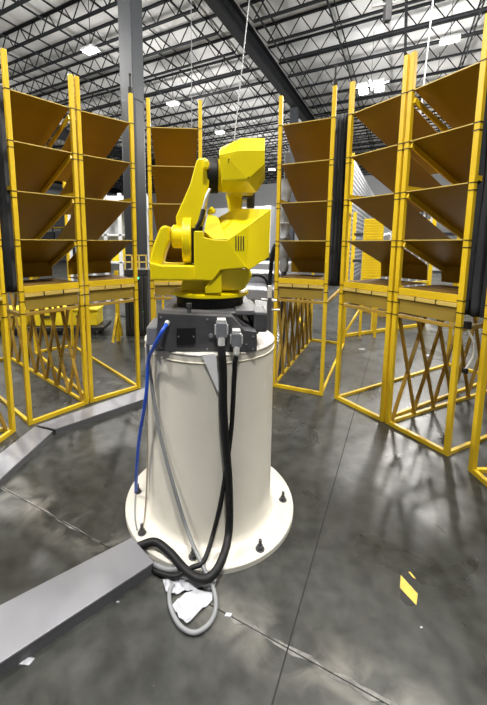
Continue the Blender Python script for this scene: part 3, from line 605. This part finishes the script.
# white storage frame with bins
t = thing('storage_shelving', 'white metal storage shelving with yellow bins behind the roof column', 'shelving', (-2.35, 9.6, 0))
for x in (-1.6, -1.25, -.95, -.6, -.2, .5): boxobj((x-.05, -.05, 0), (x+.05, .05, 3.0), 'offwhite', 'upright', t)
for z in (1.1, 1.85, 2.55): boxobj((-1.65, -.05, z), (.55, .6, z+.06), 'offwhite', 'shelf', t)
boxobj((-1.65, .5, 0), (.55, .55, 3.0), 'wallw', 'back_panel', t, 0)
for i, (x, z, m, lab, nm) in enumerate(((-.45, 1.16, 'totey', 'yellow bin on the white frame, left of the near one', 'storage_bin'), (.0, 1.91, 'totey', 'upper yellow bin on the white storage frame', 'storage_bin'), (.05, 1.16, 'totey', 'lower yellow bin on the white storage frame', 'storage_bin'), (-1.45, 1.91, 'red', 'red bin on the white storage frame', 'storage_bin'))):
    b = bm_(); box(b, (x-2.35, 9.58, z), (x-1.95, 9.95, z+.42)); tag(obj(nm, b, m, bevel=.02), lab, 'bin')
t = thing('control_cabinet', 'black control cabinet with green indicator lights behind the racks', 'cabinet', (-1.36, 6.3, 0))
boxobj((-.21, -.25, .0), (.21, .25, 1.2), 'cab', 'body', t); boxobj((-.18, -.262, .15), (.18, -.25, 1.12), 'black', 'door', t)
for z, x in ((1.05, .05), (.62, -.08), (.45, .1)): 
    b = bm_(); cyl(b, (x, -.27, z), (x, -.262, z), .018, n=10); obj('indicator', b, 'green', t)
b = bm_()
for k in range(4): box(b, (-.2 + .125*k, -.25, 1.2), (-.18 + .125*k, -.23, 1.46))
for z in (1.32, 1.44): box(b, (-.2, -.25, z), (.2, -.23, z+.02))
obj('top_guard', b, 'edge', t)
# yellow floor stand with black louvre
t = thing('guard_stand', 'yellow floor stand with black louvred panel under the left racks', 'guard stand', (-1.52, 5.75, 0))
for x in (-.10, .52): 
    b = bm_(); bar(b, (x, 0, 0), (x, 0, 1.2), .06); bar(b, (x-.03, -.22, .03), (x, 0, .5), .04); bar(b, (x, .22, .03), (x, 0, .5), .04); obj('upright', b, 'yellow', t)
b = bm_()
for k in range(5): box(b, (.04 + .08*k, -.02, .2), (.09 + .08*k, .02, 1.1))
obj('louvre', b, 'cab', t)
# equipment right behind the robot
t = thing('steel_conveyor', 'grey steel conveyor machine standing behind the robot', 'conveyor', (.62, 4.9, 0), -.32)
boxobj((-.35, -.6, .95), (.35, 3.2, 1.08), 'galv', 'bed', t)
for y in (-.5, 1.2, 3.0):
    for x in (-.3, .3): boxobj((x-.03, y-.03, 0), (x+.03, y+.03, .95), 'galv', 'leg', t, 0)
boxobj((-.3, .2, 1.08), (.3, .9, 1.22), 'alu', 'cover', t); boxobj((-.3, 1.4, 1.08), (.3, 2.4, 1.3), 'alu', 'hood', t)
boxobj((-.37, -.6, 1.05), (-.34, 3.2, 1.14), 'galv', 'side_guide', t); boxobj((.34, -.6, 1.05), (.37, 3.2, 1.14), 'galv', 'side_guide', t)
cable('machine_hose', [(.40, 4.4, 1.10), (.44, 4.35, 1.22), (.55, 4.3, 1.26), (.66, 4.3, 1.2), (.70, 4.32, 1.0), (.74, 4.35, .5)], .016, 'black', 'black hose arching over the steel conveyor behind the robot', 'hose')
cable('machine_hose', [(.78, 4.8, 1.0), (.80, 4.7, 1.5), (.86, 4.75, 1.6), (.9, 4.9, 1.0)], .03, 'black', 'black hose bundle beside the rack right of the robot', 'hose')
t = thing('air_manifold', 'pale metal air fittings on a post behind the pedestal', 'manifold', (.56, 3.4, 0))
boxobj((-.02, -.02, 0), (.02, .02, 1.12), 'basegrey', 'post', t, 0)
b = bm_(); cyl(b, (-.08, 0, 1.1), (.07, 0, 1.09), .014, n=12); cyl(b, (0, 0, 1.0), (.1, 0, .995), .010, n=12); cyl(b, (0, 0, 1.12), (0, 0, 1.24), .022, n=12); obj('fittings', b, 'lightalu', t)
t = thing('wrapped_post', 'thin grey post with plastic wrap behind the rack right of the robot', 'post', (.90, 4.40, 0))
boxobj((-.03, -.03, 0), (.03, .03, 2.75), 'basegrey', 'post', t, .004)
b = bm_(); random.seed(3); lathe(b, [(.05 + random.uniform(-.012, .03), 1.3 + z*.06) for z in range(0, 20)], n=14); obj('wrapping', b, 'conduit', t, smooth=True)
# white curtain wall pieces behind
t = thing('white_trailer', 'large white box body against the far wall behind the robot', 'box body', GJ(31, -13.5), -AZ)
boxobj((-5.5, -1.2, .8), (3.2, 3, 5.0), 'offwhite', 'body', t)
b = bm_(); box(b, (-5.5, -1.23, 3.1), (3.2, -1.2, 3.2)); obj('trim_strip', b, 'deckgrey', t)
for x in (-2, 2.6): boxobj((x-.2, -1, 0), (x+.2, -.6, .8), 'basegrey', 'support', t)
# yellow guard panel on the right, and machinery
t = thing('machine_guard', 'bright yellow ribbed guard panel seen through the right racks', 'machine guard', (2.72, 6.0, 0), -.25)
boxobj((-.13, 0, .9), (.18, .04, 2.08), 'totey', 'panel', t, 0)
b = bm_()
for k in range(26): box(b, (-.13, -.008, .92 + .045*k), (.18, 0, .94 + .045*k))
obj('ribs', b, 'yellow', t)
for x in (-.1, .15): boxobj((x-.02, .005, 0), (x+.02, .035, .9), 'yellow', 'leg', t, 0)
t = thing('wrapped_pallet', 'pallet of clear-wrapped grey goods behind the right racks', 'pallet load', (4.3, 8.3, 0), .2)
boxobj((-.6, -.5, 0), (.6, .5, .14), 'brace', 'pallet', t); boxobj((-.56, -.46, .14), (.56, .46, 1.9), 'alu', 'goods', t, .06)
b = bm_()
for k in range(6): bar(b, (-.56 + .2*k, -.48, .2), (-.46 + .2*k, -.48, 2.3), .03)
obj('straps', b, 'lightalu', t)
t = thing('far_shelving', 'yellow and black shelving uprights in the distance at right', 'shelving', (5.6, 10.2, 0), -.3)
for x in (-1.4, -.7, 0, .7, 1.4): boxobj((x-.05, -.05, 0), (x+.05, .05, 2.6), 'yellow', 'upright', t, 0)
for z in (.3, 1.1, 1.9): boxobj((-1.4, -.05, z), (1.4, .6, z+.08), 'cab', 'shelf', t, 0)
# low yellow floor barriers beyond
def barrier(p, q, label):
    p = V((*p, 0)); q = V((*q, 0)); t = thing('floor_barrier', label, 'barrier', p); loc = p
    b = bm_(); bar(b, p + V((0, 0, .03)), q + V((0, 0, .03)), .05); obj('foot_rail', b, 'yellow', t, loc=loc)
    b = bm_(); n = 3
    for k in range(n + 1): c = p + (q - p)*k/n; bar(b, c, c + V((0, 0, .9)), .04)
    obj('uprights', b, 'yellow', t, loc=loc)
    b = bm_(); bar(b, p + V((0, 0, .9)), q + V((0, 0, .9)), .05); bar(b, p, p + (q-p)/3 + V((0, 0, .9)), .03); obj('top_rail', b, 'yellow', t, loc=loc)
barrier((2.3, 6.0), (4.3, 6.9), 'low yellow barrier on the far floor behind the right rack pair')
barrier((1.75, 6.3), (2.0, 8.4), 'low yellow barrier seen between the racks right of the robot')
# distant shelving rows hiding the lower far wall
def pallet_rack(c, rz, L_, label):
    t = thing('pallet_rack', label, 'pallet rack', c, rz); n = int(L_ / 2.6)
    for k in range(n + 1):
        for y in (0, 1.0): boxobj((k*2.6-.05, y-.05, 0), (k*2.6+.05, y+.05, 4.6), 'column', 'upright', t, 0)
    for z in (1.5, 3.0, 4.4): boxobj((0, -.04, z), (n*2.6, 1.04, z+.1), 'yellow', 'beam', t, 0)
    random.seed(int(c[0]*10) & 255)
    for k in range(n):
        for z in (0.1, 1.6, 3.1):
            if random.random() < .8:
                h = random.uniform(.7, 1.25); boxobj((k*2.6+.2, .05, z), (k*2.6+2.4, .95, z+h), random.choice(['offwhite', 'deckgrey', 'wallw', 'basegrey']), 'load', t, .04)
pallet_rack(GJ(21, -33), -AZ, 16, 'long pallet rack with wrapped loads in the far left distance')
pallet_rack(GJ(24, 1), -AZ, 21, 'long pallet rack with wrapped loads in the far right distance')
